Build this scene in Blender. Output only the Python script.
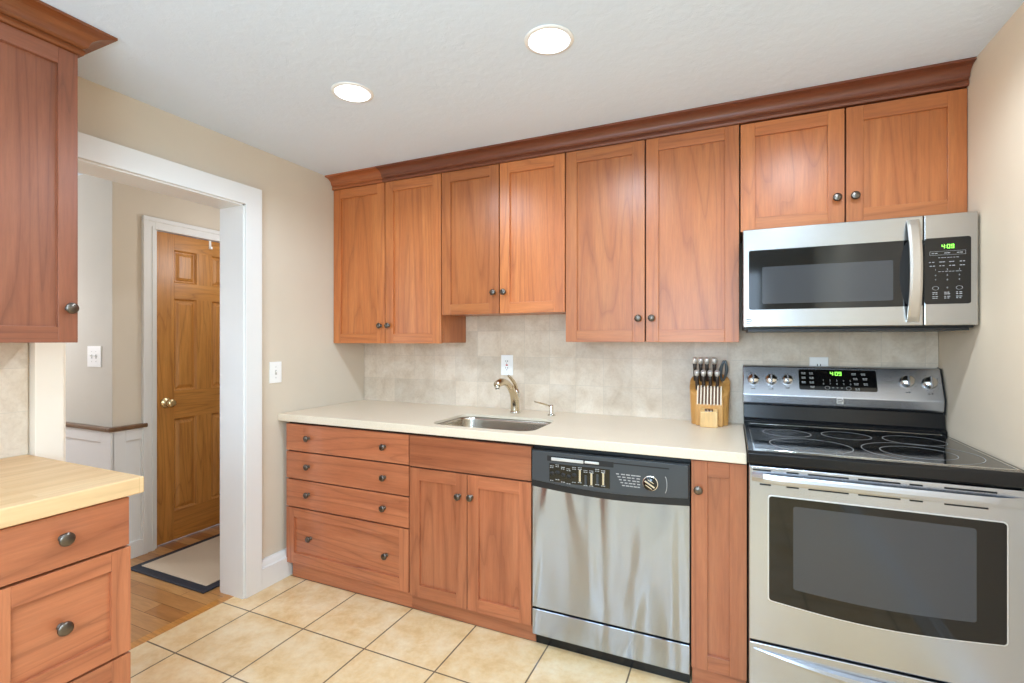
import bpy, bmesh, math, random
from mathutils import Vector, Matrix
for o in list(bpy.data.objects):
    bpy.data.objects.remove(o)
S = bpy.context.scene
COL = S.collection
PI = math.pi

# ---------------------------------------------------------------- camera
cd = bpy.data.cameras.new('camera'); cam = bpy.data.objects.new('camera', cd); COL.objects.link(cam)
cam.location = (2.326, -2.6847, 1.3293)
cam.rotation_euler = (PI / 2, 0, math.radians(24.2437))
cd.sensor_width = 36; cd.lens = 490.966 / 1024 * 36
cd.shift_y = -1.16 / 1024; cd.clip_start = 0.02
S.camera = cam

# ---------------------------------------------------------------- world, light, exposure
w = bpy.data.worlds.new('world'); S.world = w; w.use_nodes = True
bg = w.node_tree.nodes['Background']; bg.inputs[0].default_value = (0.68, 0.84, 1.0, 1); bg.inputs[1].default_value = 1.2
S.view_settings.view_transform = 'Standard'; S.view_settings.look = 'None'
S.view_settings.gamma = 1; S.view_settings.use_curve_mapping = False
S.view_settings.exposure = 0.45
S.cycles.use_denoising = True
S.cycles.max_bounces = 10; S.cycles.diffuse_bounces = 6; S.cycles.sample_clamp_indirect = 8

CEIL = 2.358
W = 3.132            # x of the right wall
YR = -4.4            # y of the rear wall (behind the camera)
YH = 0.55            # y of the hall's far end
XH = -3.0            # x of the hall's far left


def area(name, loc, rot, sx, sy, power, col):
    l = bpy.data.lights.new(name, 'AREA'); l.shape = 'RECTANGLE'; l.size = sx; l.size_y = sy
    l.energy = power; l.color = col
    o = bpy.data.objects.new(name, l); COL.objects.link(o); o.location = loc; o.rotation_euler = rot
    return o


# unseen fill lights added outside the assumed rear and hall windows
area('daylight', (0.75, YR - 0.05, 1.45), (math.radians(90), 0, 0), 1.0, 1.4, 15, (0.60, 0.79, 1.0))
area('daylight', (2.15, YR - 0.05, 1.45), (math.radians(90), 0, 0), 1.0, 1.4, 15, (0.60, 0.79, 1.0))
area('daylight', (-2.0, YR - 0.05, 1.45), (math.radians(90), 0, 0), 1.0, 1.4, 16, (0.78, 0.88, 1.0))

# unseen fill lamp added behind the camera to brighten ceiling and walls
for px, py, pe in ((1.95, -3.3, 54),):
    if pe:
        pl = bpy.data.lights.new('pendant_lamp', 'POINT'); pl.energy = pe; pl.color = (0.56, 0.80, 1.0); pl.shadow_soft_size = 0.35
        po = bpy.data.objects.new('pendant_lamp', pl); COL.objects.link(po); po.location = (px, py, 1.5)

# ---------------------------------------------------------------- materials


def srgb(r, g, b):
    f = lambda c: (c / 255 / 12.92) if c / 255 <= 0.04045 else ((c / 255 + 0.055) / 1.055) ** 2.4
    return (f(r), f(g), f(b), 1)


def mat(name, col, rough=0.5, metal=0.0, spec=0.5, coat=0.0, trans=0.0):
    m = bpy.data.materials.new(name); m.use_nodes = True
    p = m.node_tree.nodes['Principled BSDF']
    p.inputs['Base Color'].default_value = col; p.inputs['Roughness'].default_value = rough
    p.inputs['Metallic'].default_value = metal; p.inputs['Specular IOR Level'].default_value = spec
    p.inputs['Coat Weight'].default_value = coat; p.inputs['Transmission Weight'].default_value = trans
    return m


class NT:
    def __init__(s, m):
        s.t = m.node_tree; s.p = s.t.nodes['Principled BSDF']

    def n(s, typ, **kw):
        x = s.t.nodes.new(typ)
        for k, v in kw.items():
            if k.startswith('i_'):
                x.inputs[k[2:].replace('_', ' ')].default_value = v
            else:
                setattr(x, k, v)
        return x

    def l(s, a, b):
        s.t.links.new(a, b)

    def coord(s, scale=(1, 1, 1), rnd=0.0, loc=(0, 0, 0)):
        tc = s.n('ShaderNodeTexCoord'); mp = s.n('ShaderNodeMapping')
        mp.inputs['Scale'].default_value = scale; mp.inputs['Location'].default_value = loc
        src = tc.outputs['Object']
        if rnd:
            oi = s.n('ShaderNodeObjectInfo'); mu = s.n('ShaderNodeMath', operation='MULTIPLY'); mu.inputs[1].default_value = rnd
            s.l(oi.outputs['Random'], mu.inputs[0])
            ad = s.n('ShaderNodeVectorMath', operation='ADD'); s.l(src, ad.inputs[0]); s.l(mu.outputs[0], ad.inputs[1]); src = ad.outputs[0]
        s.l(src, mp.inputs['Vector'])
        return mp.outputs[0]

    def noise(s, vec, scale, detail=4, rough=0.5, dist=0.0):
        x = s.n('ShaderNodeTexNoise'); x.inputs['Scale'].default_value = scale; x.inputs['Detail'].default_value = detail
        x.inputs['Roughness'].default_value = rough; x.inputs['Distortion'].default_value = dist
        s.l(vec, x.inputs['Vector']); return x.outputs['Fac']

    def ramp(s, fac, stops):
        r = s.n('ShaderNodeValToRGB'); e = r.color_ramp.elements
        while len(e) < len(stops): e.new(0.5)
        for k, (p, c) in enumerate(stops): e[k].position = p; e[k].color = c
        s.l(fac, r.inputs[0]); return r.outputs[0]

    def mix(s, fac, a, b, mode='MIX'):
        x = s.n('ShaderNodeMix', data_type='RGBA', blend_type=mode)
        for v, i in ((fac, 0), (a, 6), (b, 7)):
            if hasattr(v, 'is_linked'): s.l(v, x.inputs[i])
            else: x.inputs[i].default_value = v
        return x.outputs[2]

    def bump(s, h, strength=0.2, dist=0.002):
        b = s.n('ShaderNodeBump'); b.inputs['Strength'].default_value = strength; b.inputs['Distance'].default_value = dist
        s.l(h, b.inputs['Height']); s.l(b.outputs[0], s.p.inputs['Normal'])


def wood(name, grain, light, mid, dark, rough=0.36, coat=0.25, streak=1.0, rings=5.0, rnd=41.0, ringamt=0.62, var=0.2, crough=0.34):
    m = mat(name, mid, rough, coat=coat); t = NT(m); t.p.inputs['Coat Roughness'].default_value = crough
    sc = [1, 1, 1]; sc['xyz'.index(grain)] = 0.07
    v = t.coord(tuple(sc), rnd)
    a = t.noise(v, 16, 7, 0.62, 0.9); b = t.noise(v, 120, 5, 0.7, 0.3)
    base = t.ramp(a, [(-0.3 + 0.3, tuple(0.62 * a_ + 0.38 * b_ for a_, b_ in zip(dark, mid))), (0.45, mid), (0.75, tuple(0.7 * a_ + 0.3 * b_ for a_, b_ in zip(light, mid)))])
    lw = t.noise(v, rings * 0.62, 2.5, 0.45, 0.5)
    m1 = t.n('ShaderNodeMath', operation='MULTIPLY'); m1.inputs[1].default_value = 17; t.l(lw, m1.inputs[0])
    m2 = t.n('ShaderNodeMath', operation='FRACT'); t.l(m1.outputs[0], m2.inputs[0])
    rf = t.ramp(m2.outputs[0], [(0.0, (0.9, 0.9, 0.9, 1)), (0.10, (0.25, 0.25, 0.25, 1)), (0.3, (0, 0, 0, 1)), (0.8, (0.05, 0.05, 0.05, 1)), (1.0, (0.55, 0.55, 0.55, 1))])
    rm = t.n('ShaderNodeMath', operation='MULTIPLY'); rm.inputs[1].default_value = ringamt; t.l(rf, rm.inputs[0])
    c = t.mix(rm.outputs[0], base, dark, 'MIX')
    f = t.ramp(b, [(0.3, (0.72, 0.72, 0.72, 1)), (0.6, (1.06, 1.06, 1.06, 1))])
    c = t.mix(0.55 * streak, c, f, 'MULTIPLY')
    oi = t.n('ShaderNodeObjectInfo'); mr = t.n('ShaderNodeMapRange'); mr.inputs['To Min'].default_value = 1 - var; mr.inputs['To Max'].default_value = 1 + var * 0.6
    t.l(oi.outputs['Random'], mr.inputs['Value'])
    hs = t.n('ShaderNodeHueSaturation'); t.l(mr.outputs[0], hs.inputs['Value']); t.l(c, hs.inputs['Color'])
    t.l(hs.outputs[0], t.p.inputs['Base Color'])
    t.bump(b, 0.08, 0.001)
    return m


CH = [srgb(206, 132, 74), srgb(188, 110, 58), srgb(146, 76, 38)]
cher_z = wood('cherry_upright', 'z', *CH)
cher_x = wood('cherry_along', 'x', *CH)
CB = [srgb(200, 128, 88), srgb(182, 108, 71), srgb(130, 68, 42)]
cherb_x = wood('cherry_base_along', 'x', *CB, coat=0.55, crough=0.1)
cherb_z = wood('cherry_base_upright', 'z', *CB, coat=0.55, crough=0.1)
CD = [srgb(164, 102, 72), srgb(144, 84, 58), srgb(104, 56, 38)]  # darker cherry tone for the far left wall cabinet
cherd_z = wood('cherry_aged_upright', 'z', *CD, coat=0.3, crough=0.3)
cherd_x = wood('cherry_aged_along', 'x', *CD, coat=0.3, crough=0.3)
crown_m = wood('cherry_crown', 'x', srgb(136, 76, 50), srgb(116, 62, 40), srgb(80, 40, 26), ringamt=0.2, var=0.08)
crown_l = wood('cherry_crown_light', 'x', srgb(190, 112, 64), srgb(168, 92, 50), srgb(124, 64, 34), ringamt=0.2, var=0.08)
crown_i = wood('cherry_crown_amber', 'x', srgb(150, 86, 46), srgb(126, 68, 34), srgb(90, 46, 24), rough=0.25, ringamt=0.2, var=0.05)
oak_z = wood('oak_upright', 'z', srgb(214, 154, 80), srgb(192, 130, 60), srgb(138, 84, 34), rings=9, ringamt=0.6, var=0.05)
oak_x = wood('oak_along', 'x', srgb(214, 154, 80), srgb(192, 130, 60), srgb(138, 84, 34), rings=9, ringamt=0.6, var=0.05)
railwood = wood('walnut_rail', 'x', srgb(150, 112, 78), srgb(120, 86, 58), srgb(84, 58, 38), ringamt=0.2)
maple = wood('maple_block', 'z', srgb(226, 178, 108), srgb(206, 150, 80), srgb(170, 112, 52), ringamt=0.2, rough=0.4, coat=0.1, var=0.05)
maple_l = wood('maple_pale', 'z', srgb(236, 202, 146), srgb(224, 182, 120), srgb(196, 150, 88), ringamt=0.2, rough=0.4, coat=0.1, var=0.05)

# butcher block: strips of maple glued side by side (along local x)
butcher = mat('butcher_block', srgb(225, 190, 140), 0.42); t = NT(butcher)
v = t.coord()
br = t.n('ShaderNodeTexBrick'); br.offset = 0.4; br.inputs['Scale'].default_value = 1; br.inputs['Brick Width'].default_value = 0.55
br.inputs['Row Height'].default_value = 0.042; br.inputs['Mortar Size'].default_value = 0.0004
br.inputs['Color1'].default_value = srgb(228, 194, 148); br.inputs['Color2'].default_value = srgb(214, 174, 124); br.inputs['Mortar'].default_value = srgb(190, 146, 96)
t.l(v, br.inputs['Vector'])
v2 = t.coord((0.12, 1, 1)); nz = t.noise(v2, 50, 5, 0.6, 0.4)
t.l(t.mix(0.5, br.outputs['Color'], t.ramp(nz, [(0.3, (0.8, 0.78, 0.74, 1)), (0.65, (1.06, 1.06, 1.06, 1))]), 'MULTIPLY'), t.p.inputs['Base Color'])


def steel(name, col, rough, axis, wav=0.0, aniso=0.5):
    m = mat(name, col, rough, 1.0); t = NT(m)
    sc = [40, 40, 40]; sc['xyz'.index(axis)] = 0.8
    b = t.noise(t.coord(tuple(sc)), 8, 2, 0.5)
    t.l(t.ramp(b, [(0.3, tuple(c * 0.975 for c in col[:3]) + (1,)), (0.7, col)]), t.p.inputs['Base Color'])
    if wav:
        h = t.noise(t.coord((3.2, 1, 0.6)), 2.0, 1.5, 0.4, 0.6); t.bump(h, wav, 0.03)
    return m


ST = srgb(196, 201, 210)
steel_x = steel('brushed_steel_along', ST, 0.27, 'x')
steel_n = steel('brushed_steel_neutral', srgb(186, 185, 183), 0.27, 'x')
steel_z = steel('brushed_steel_upright', srgb(180, 189, 204), 0.25, 'z', wav=1.6)
steel_s = steel('satin_steel', srgb(196, 188, 176), 0.24, 'x')
plate_steel = mat('badge_plate', srgb(222, 222, 222), 0.3, 0.6)
chrome = mat('chrome', srgb(225, 223, 218), 0.08, 1.0)
nickel = mat('warm_nickel', srgb(212, 198, 172), 0.2, 1.0)
pewter = mat('pewter', srgb(112, 104, 96), 0.3, 1.0)
brass = mat('pale_brass', srgb(226, 206, 160), 0.18, 1.0)

white_paint = mat('white_trim_paint', srgb(230, 230, 228), 0.45)
warm_lit_paint = mat('cream_trim_paint', srgb(240, 229, 212), 0.4)  # white casing with warm bounced light put into its colour
plate_m = mat('white_plastic', srgb(244, 244, 242), 0.35)
dark_m = mat('dark_slot', srgb(20, 19, 18), 0.6)
gap_m = mat('cabinet_shadow_gap', srgb(50, 22, 12), 0.7)
black_gloss = mat('black_glass', srgb(12, 12, 13), 0.06, spec=0.6)
screen_m = mat('mesh_window', srgb(62, 64, 68), 0.10, spec=0.6)
black_en = mat('black_enamel', srgb(18, 19, 21), 0.2, spec=0.4)
black_pl = mat('black_plastic', srgb(22, 22, 23), 0.4)
grey_pl = mat('grey_control_plastic', srgb(62, 66, 70), 0.3)
pale_mark = mat('pale_marking', srgb(170, 170, 170), 0.5)
dark_mark = mat('dark_marking', srgb(92, 90, 88), 0.5)
ring_m = mat('burner_ring', srgb(165, 165, 165), 0.4)
rubber = mat('navy_rubber', srgb(34, 40, 52), 0.55)
red_m = mat('red_button', srgb(190, 60, 40), 0.5)

# cream laminate worktop
counter_m = mat('cream_worktop', srgb(238, 226, 200), 0.32); t = NT(counter_m)
t.l(t.ramp(t.noise(t.coord(), 260, 3, 0.7), [(0.3, srgb(224, 209, 184)), (0.6, srgb(233, 220, 198))]), t.p.inputs['Base Color'])


def paint(name, col, bump=0.15, sc=35, blotch=0.05):
    m = mat(name, col, 0.7, spec=0.3); t = NT(m)
    v = t.coord(); n1 = t.noise(v, 1.6, 3, 0.6); n2 = t.noise(v, sc, 6, 0.65, 0.4)
    t.l(t.ramp(n1, [(0.3, tuple(c * (1 - blotch) for c in col[:3]) + (1,)), (0.7, col)]), t.p.inputs['Base Color'])
    t.bump(n2, bump, 0.004)
    return m


wall_m = paint('taupe_wall_paint', srgb(218, 206, 188))
wallr_m = paint('warm_wall_paint', srgb(238, 219, 193), 0.25, 12, 0.09)
hall_m = paint('greige_wall_paint', srgb(206, 200, 188))
rear_m = paint('dim_wall_paint', srgb(168, 158, 144))
ceil_m = paint('ceiling_plaster', srgb(224, 236, 250), 0.5, 22, 0.02)

# kitchen floor: square ceramic tiles
floor_m = mat('floor_tile', srgb(232, 204, 160), 0.28); t = NT(floor_m)
v = t.coord(loc=(-0.163 + 0.357 * 8, 1.017 + 0.352 * 30, 0))
br = t.n('ShaderNodeTexBrick'); br.offset = 0.0; br.inputs['Scale'].default_value = 1; br.inputs['Brick Width'].default_value = 0.357
br.inputs['Row Height'].default_value = 0.352; br.inputs['Mortar Size'].default_value = 0.0034; br.inputs['Mortar Smooth'].default_value = 0.1
br.inputs['Color1'].default_value = (0.98, 0.98, 0.98, 1); br.inputs['Color2'].default_value = (1.04, 1.02, 1.0, 1); br.inputs['Mortar'].default_value = srgb(122, 104, 82)
t.l(v, br.inputs['Vector'])
vv = t.coord(); a = t.noise(vv, 7.5, 8, 0.68, 0.15); b = t.noise(vv, 40, 5, 0.7)
tilec = t.ramp(a, [(0.28, srgb(214, 176, 120)), (0.47, srgb(230, 201, 154)), (0.66, srgb(238, 219, 184))])
tilec = t.mix(0.35, tilec, t.ramp(b, [(0.3, (0.84, 0.82, 0.78, 1)), (0.6, (1.03, 1.03, 1.03, 1))]), 'MULTIPLY')
tilec = t.mix(1.0, tilec, br.outputs['Color'], 'MULTIPLY')
t.l(t.mix(br.outputs['Fac'], tilec, srgb(112, 94, 74)), t.p.inputs['Base Color'])
inv = t.n('ShaderNodeMath', operation='SUBTRACT'); inv.inputs[0].default_value = 1; t.l(br.outputs['Fac'], inv.inputs[1])
t.bump(inv.outputs[0], 0.5, 0.002)

# hall floor: oak boards along x
wfloor_m = mat('oak_floor', srgb(190, 140, 88), 0.28, coat=0.2); t = NT(wfloor_m)
v = t.coord((1, 1, 1), 0, (9.3, 9.31, 0)); br = t.n('ShaderNodeTexBrick'); br.offset = 0.37; br.inputs['Scale'].default_value = 1
br.inputs['Brick Width'].default_value = 0.9; br.inputs['Row Height'].default_value = 0.085; br.inputs['Mortar Size'].default_value = 0.0012
br.inputs['Color1'].default_value = srgb(200, 150, 96); br.inputs['Color2'].default_value = srgb(164, 108, 58); br.inputs['Mortar'].default_value = srgb(96, 60, 32)
t.l(v, br.inputs['Vector'])
g = t.noise(t.coord((0.1, 1, 1)), 55, 6, 0.65, 0.8); g2 = t.noise(t.coord((0.5, 1, 1)), 5, 4, 0.6, 1.0)
c = t.mix(0.55, br.outputs['Color'], t.ramp(g, [(0.3, (0.62, 0.56, 0.5, 1)), (0.6, (1.05, 1.05, 1.05, 1))]), 'MULTIPLY')
c = t.mix(0.5, c, t.ramp(g2, [(0.3, (0.75, 0.68, 0.6, 1)), (0.6, (1.05, 1.05, 1.05, 1))]), 'MULTIPLY')
t.l(c, t.p.inputs['Base Color'])


def splash_mat(name, ax):
    m = mat(name, srgb(222, 210, 190), 0.35); t = NT(m)
    tc = t.n('ShaderNodeTexCoord'); sp = t.n('ShaderNodeSeparateXYZ'); cb = t.n('ShaderNodeCombineXYZ')
    t.l(tc.outputs['Object'], sp.inputs[0]); t.l(sp.outputs[ax], cb.inputs[0]); t.l(sp.outputs['Z'], cb.inputs[1])
    mp = t.n('ShaderNodeMapping'); mp.inputs['Location'].default_value = (-0.103 + 1.57 * 4, -0.92 + 1.55, 0); t.l(cb.outputs[0], mp.inputs[0])
    br = t.n('ShaderNodeTexBrick'); br.offset = 0.0; br.inputs['Scale'].default_value = 1; br.inputs['Brick Width'].default_value = 0.157
    br.inputs['Row Height'].default_value = 0.155; br.inputs['Mortar Size'].default_value = 0.0011
    br.inputs['Color1'].default_value = (0.88, 0.865, 0.85, 1); br.inputs['Color2'].default_value = (1.05, 1.04, 1.03, 1); br.inputs['Bias'].default_value = 0.1
    t.l(mp.outputs[0], br.inputs['Vector'])
    vv = t.coord(); a = t.noise(vv, 9, 6, 0.65, 0.5); b = t.noise(vv, 80, 5, 0.75)
    c = t.ramp(a, [(0.3, srgb(202, 184, 162)), (0.5, srgb(217, 203, 184)), (0.7, srgb(226, 215, 199))])
    c = t.mix(0.6, c, t.ramp(b, [(0.3, (0.86, 0.84, 0.82, 1)), (0.55, (1.03, 1.03, 1.03, 1))]), 'MULTIPLY')
    c = t.mix(1.0, c, br.outputs['Color'], 'MULTIPLY')
    t.l(t.mix(br.outputs['Fac'], c, srgb(204, 191, 173)), t.p.inputs['Base Color'])
    t.bump(b, 0.08, 0.001)
    return m


splash_m = splash_mat('stone_tile_back', 'X')
splash_l = splash_mat('stone_tile_left', 'Y')

mat_m = mat('beige_mat_pile', srgb(206, 186, 160), 0.95); t = NT(mat_m)
n = t.noise(t.coord(), 420, 3, 0.7); t.l(t.ramp(n, [(0.3, srgb(182, 160, 134)), (0.7, srgb(222, 202, 178))]), t.p.inputs['Base Color']); t.bump(n, 0.6, 0.004)


def emit(name, col, s):
    m = mat(name, col, 0.5); p = m.node_tree.nodes['Principled BSDF']
    p.inputs['Emission Color'].default_value = col; p.inputs['Emission Strength'].default_value = s
    return m


lens_m = emit('lamp_lens', (1, 0.97, 0.92, 1), 6.0)
green_m = emit('green_digits', (0.35, 1.0, 0.12, 1), 1.1)
cone_m = mat('white_reflector', srgb(250, 250, 250), 0.4)

# ---------------------------------------------------------------- mesh helpers
ORG = {}


class MB:
    def __init__(s): s.bm = bmesh.new()

    def _add(s, b, mi, smooth=False):
        for f in b.faces: f.material_index = mi; f.smooth = smooth
        me = bpy.data.meshes.new('tmp'); b.to_mesh(me); b.free(); s.bm.from_mesh(me); bpy.data.meshes.remove(me)
        return s

    def box(s, x0, x1, y0, y1, z0, z1, bev=0.0, mi=0, seg=2):
        b = bmesh.new(); bmesh.ops.create_cube(b, size=1)
        for v in b.verts: v.co = Vector(((x0 + x1) / 2 + v.co.x * (x1 - x0), (y0 + y1) / 2 + v.co.y * (y1 - y0), (z0 + z1) / 2 + v.co.z * (z1 - z0)))
        if bev: bmesh.ops.bevel(b, geom=b.edges[:], offset=bev, segments=seg, affect='EDGES', profile=0.5)
        return s._add(b, mi)

    def prism(s, poly, axis, a, c, mi=0, bev=0.0, smooth=False, seg=2):
        b = bmesh.new()
        def P(u, v, h): return {'x': (h, u, v), 'y': (u, h, v), 'z': (u, v, h)}[axis]
        lo = [b.verts.new(P(u, v, a)) for u, v in poly]; hi = [b.verts.new(P(u, v, c)) for u, v in poly]
        b.faces.new(lo); b.faces.new(hi)
        k = len(poly)
        sides = [b.faces.new((lo[i], lo[(i + 1) % k], hi[(i + 1) % k], hi[i])) for i in range(k)]
        bmesh.ops.recalc_face_normals(b, faces=b.faces[:])
        if bev: bmesh.ops.bevel(b, geom=b.edges[:], offset=bev, segments=seg, affect='EDGES', profile=0.5)
        return s._add(b, mi, smooth)

    def loft(s, rings, mi=0, smooth=True, cap0=True, cap1=True):
        b = bmesh.new(); R = [[b.verts.new(p) for p in r] for r in rings]; k = len(R[0])
        for i in range(len(R) - 1):
            for j in range(k): b.faces.new((R[i][j], R[i][(j + 1) % k], R[i + 1][(j + 1) % k], R[i + 1][j]))
        if cap0: b.faces.new(R[0])
        if cap1: b.faces.new(R[-1])
        bmesh.ops.recalc_face_normals(b, faces=b.faces[:])
        return s._add(b, mi, smooth)

    def lathe(s, prof, c, axis='z', seg=24, mi=0, smooth=True, cap0=True, cap1=True, sx=1.0, sy=1.0):
        rings = []
        for r, h in prof:
            ring = []
            for k in range(seg):
                a = 2 * PI * k / seg; u, v = r * math.cos(a) * sx, r * math.sin(a) * sy
                ring.append({'z': (c[0] + u, c[1] + v, c[2] + h), 'y': (c[0] + u, c[1] + h, c[2] + v), 'x': (c[0] + h, c[1] + u, c[2] + v)}[axis])
            rings.append(ring)
        return s.loft(rings, mi, smooth, cap0, cap1)

    def tube(s, pts, rad, seg=14, mi=0, flat=1.0, up=None, smooth=True):
        pts = [Vector(p) for p in pts]; n = len(pts)
        if not isinstance(rad, (list, tuple)): rad = [rad] * n
        rings = []; prev = None
        for i in range(n):
            d = (pts[min(i + 1, n - 1)] - pts[max(i - 1, 0)]).normalized()
            if prev is None:
                ref = Vector(up) if up else (Vector((0, 0, 1)) if abs(d.z) < 0.9 else Vector((1, 0, 0)))
            else: ref = prev
            x = (ref - d * ref.dot(d)).normalized(); y = d.cross(x); prev = x
            rings.append([pts[i] + rad[i] * (math.cos(2 * PI * k / seg) * x * flat + math.sin(2 * PI * k / seg) * y) for k in range(seg)])
        return s.loft(rings, mi, smooth)

    def build(s, name, mats, parent=None, kind=None):
        off = ORG.get(parent.name, Vector()) if parent else Vector()
        if parent and parent.parent: off = ORG.get(parent.parent.name, off)
        for v in s.bm.verts: v.co -= off
        me = bpy.data.meshes.new(name); s.bm.to_mesh(me); s.bm.free()
        for m in (mats if isinstance(mats, (list, tuple)) else [mats]): me.materials.append(m)
        o = bpy.data.objects.new(name, me); COL.objects.link(o)
        if parent: o.parent = parent; ORG[o.name] = off
        if kind: o['kind'] = kind
        return o


def thing(name, label, cat, loc=(0, 0, 0), rz=0.0, group=None, local=False):
    o = bpy.data.objects.new(name, None); COL.objects.link(o); o.empty_display_size = 0.05
    o.location = loc; o.rotation_euler = (0, 0, rz); o['label'] = label; o['category'] = cat
    if group: o['group'] = group
    ORG[o.name] = Vector() if local else Vector(loc)
    return o


def struct(name, mb, m):
    return mb.build(name, m, None, 'structure')


def copy_tree(o, parent=None):
    c = o.copy(); COL.objects.link(c)
    if parent: c.parent = parent
    ORG[c.name] = ORG.get(o.name, Vector())
    for ch in list(o.children): copy_tree(ch, c)
    return c


def rrect(x0, x1, y0, y1, r, n=5):
    p = []
    for cx, cy, a0 in ((x1 - r, y1 - r, 0), (x0 + r, y1 - r, 90), (x0 + r, y0 + r, 180), (x1 - r, y0 + r, 270)):
        for k in range(n + 1):
            a = math.radians(a0 + 90 * k / n); p.append((cx + r * math.cos(a), cy + r * math.sin(a)))
    return p


def cut(o, cutter_mb):
    me = bpy.data.meshes.new('cut'); cutter_mb.bm.to_mesh(me); cutter_mb.bm.free()
    c = bpy.data.objects.new('cut', me); COL.objects.link(c); c.parent = o.parent; c.matrix_world = o.matrix_world
    md = o.modifiers.new('b', 'BOOLEAN'); md.operation = 'DIFFERENCE'; md.object = c; md.solver = 'EXACT'
    dg = bpy.context.evaluated_depsgraph_get(); dg.update()
    new = bpy.data.meshes.new_from_object(o.evaluated_get(dg)); o.modifiers.clear(); o.data = new
    bpy.data.objects.remove(c)


# ---------------------------------------------------------------- the room
LIGHTS = [(0.887, -1.10), (1.751, -1.10), (2.62, -1.10), (0.95, -2.75), (1.85, -2.75), (2.7, -2.75)]  # rear row is unseen, added behind the camera for even light
OPY0, OPY1, OPZ = -1.698, -0.945, 2.03

# floors
struct('floor', MB().box(-0.035, W, YR, 0, -0.05, 0), floor_m)
struct('floor', MB().box(XH, -0.085, YR, YH, -0.05, 0), wfloor_m)
struct('trim_1', MB().box(-0.085, -0.035, YR, YH, -0.05, 0.001), oak_x)
# ceiling, with round holes for the recessed lamps of the kitchen
co = struct('ceiling', MB().box(XH, W + 0.1, YR, YH, CEIL, CEIL + 0.2), ceil_m)
cc = MB()
for lx, ly in LIGHTS: cc.lathe([(0.071, -0.1), (0.071, 0.11)], (lx, ly, CEIL), 'z', 40)
cut(co, cc)
struct('wall_back', MB().box(0, W, 0, 0.12, 0, CEIL), wall_m)
struct('wall_right', MB().box(W, W + 0.1, YR, 0.12, 0, CEIL), wallr_m)
wl = MB(); wl.box(-0.136, 0, OPY1 - 0.0, YH, 0, CEIL); wl.box(-0.136, 0, YR, OPY0, 0, CEIL); wl.box(-0.136, 0, OPY0, OPY1, OPZ + 0.01, CEIL)
struct('wall_left', wl, wall_m)
# rear wall (behind the camera) with three unseen windows added for light
wr = MB()
xs = [(0.25, 1.25), (1.65, 2.65), (-2.5, -1.5)]
for a, b in ((XH, -2.5), (-1.5, 0.25), (1.25, 1.65), (2.65, W)): wr.box(a, b, YR - 0.12, YR, 0, CEIL)
for a, b in xs: wr.box(a, b, YR - 0.12, YR, 0, 0.75); wr.box(a, b, YR - 0.12, YR, 2.15, CEIL)
struct('wall_rear', wr, rear_m)
for i, (a, b) in enumerate(xs):
    f = MB()
    for q in ((a, a + 0.05, 0.75, 2.15), (b - 0.05, b, 0.75, 2.15), (a, b, 0.75, 0.8), (a, b, 2.1, 2.15), (a, b, 1.42, 1.47)):
        f.box(q[0], q[1], YR - 0.03, YR + 0.02, q[2], q[3])
    struct('window_%d' % (i + 1), f, white_paint)  # frames of the unseen windows, assumed around the added fill lights

# hall walls
HX = -1.03; HY = -1.003
wh = MB(); wh.box(HX - 0.12, HX, HY, -0.77, 0, CEIL); wh.box(HX - 0.12, HX, -0.77, -0.09, 2.045, CEIL); wh.box(HX - 0.12, HX, -0.09, YH, 0, CEIL)
struct('wall_hall_door_side', wh, wall_m)
struct('wall_hall_left', MB().box(XH, HX - 0.12, HY, HY + 0.12, 0, CEIL), hall_m)
struct('wall_hall_corner', MB().box(HX - 0.119, HX - 0.0005, HY - 0.0008, HY, 0, CEIL), hall_m)
struct('wall_hall_end', MB().box(HX, -0.136, YH, YH + 0.1, 0, CEIL), hall_m)
struct('wall_hall_far_left', MB().box(XH - 0.1, XH, YR, HY + 0.12, 0, CEIL), hall_m)

# stone tile backsplash
struct('wall_back_splash', MB().box(0.002, W - 0.002, -0.009, 0, 0.9, 1.62), splash_m)
struct('wall_left_splash', MB().box(0, 0.009, -2.8, -1.7885, 0.9, 1.40), splash_l)

# casing round the opening, with lined jambs
c = MB(); T = 0.044
c.prism([(OPY0, OPZ), (OPY1, OPZ), (OPY1, 0), (OPY1 + 0.094, 0), (OPY1 + 0.094, OPZ + 0.098), (OPY0, OPZ + 0.098)], 'x', 0.0, T, bev=0.002)
c.box(-0.140, T - 0.012, OPY1 - 0.010, OPY1 + 0.0, 0, OPZ + 0.0)
c.box(-0.140, T - 0.012, OPY0, OPY1, OPZ - 0.008, OPZ + 0.012)
c.box(-0.160, -0.136, OPY1, OPY1 + 0.09, 0, OPZ + 0.09, 0.002)
c.box(-0.160, -0.136, OPY0, OPY1 + 0.09, OPZ, OPZ + 0.09, 0.002)
struct('trim_2', c, white_paint)
c = MB(); c.box(0.0, T, OPY0 - 0.084, OPY0, 0, OPZ + 0.098, 0.002); c.box(-0.140, T - 0.012, OPY0, OPY0 + 0.010, 0, OPZ - 0.009)
struct('trim_3', c, warm_lit_paint)


def base_profile(t, h): return [(0, 0), (t, 0), (t, h - 0.035), (t * 0.75, h - 0.03), (t * 0.6, h - 0.012), (t * 0.35, h), (0, h)]


b = MB(); b.prism([(x, z) for x, z in base_profile(0.042, 0.145)], 'y', OPY1 + 0.095, -0.652)
struct('baseboard_left', b, white_paint)
b = MB(); b.prism([(W - x, z) for x, z in base_profile(0.02, 0.14)], 'y', YR, -0.80)
struct('baseboard_right', b, white_paint)

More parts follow.
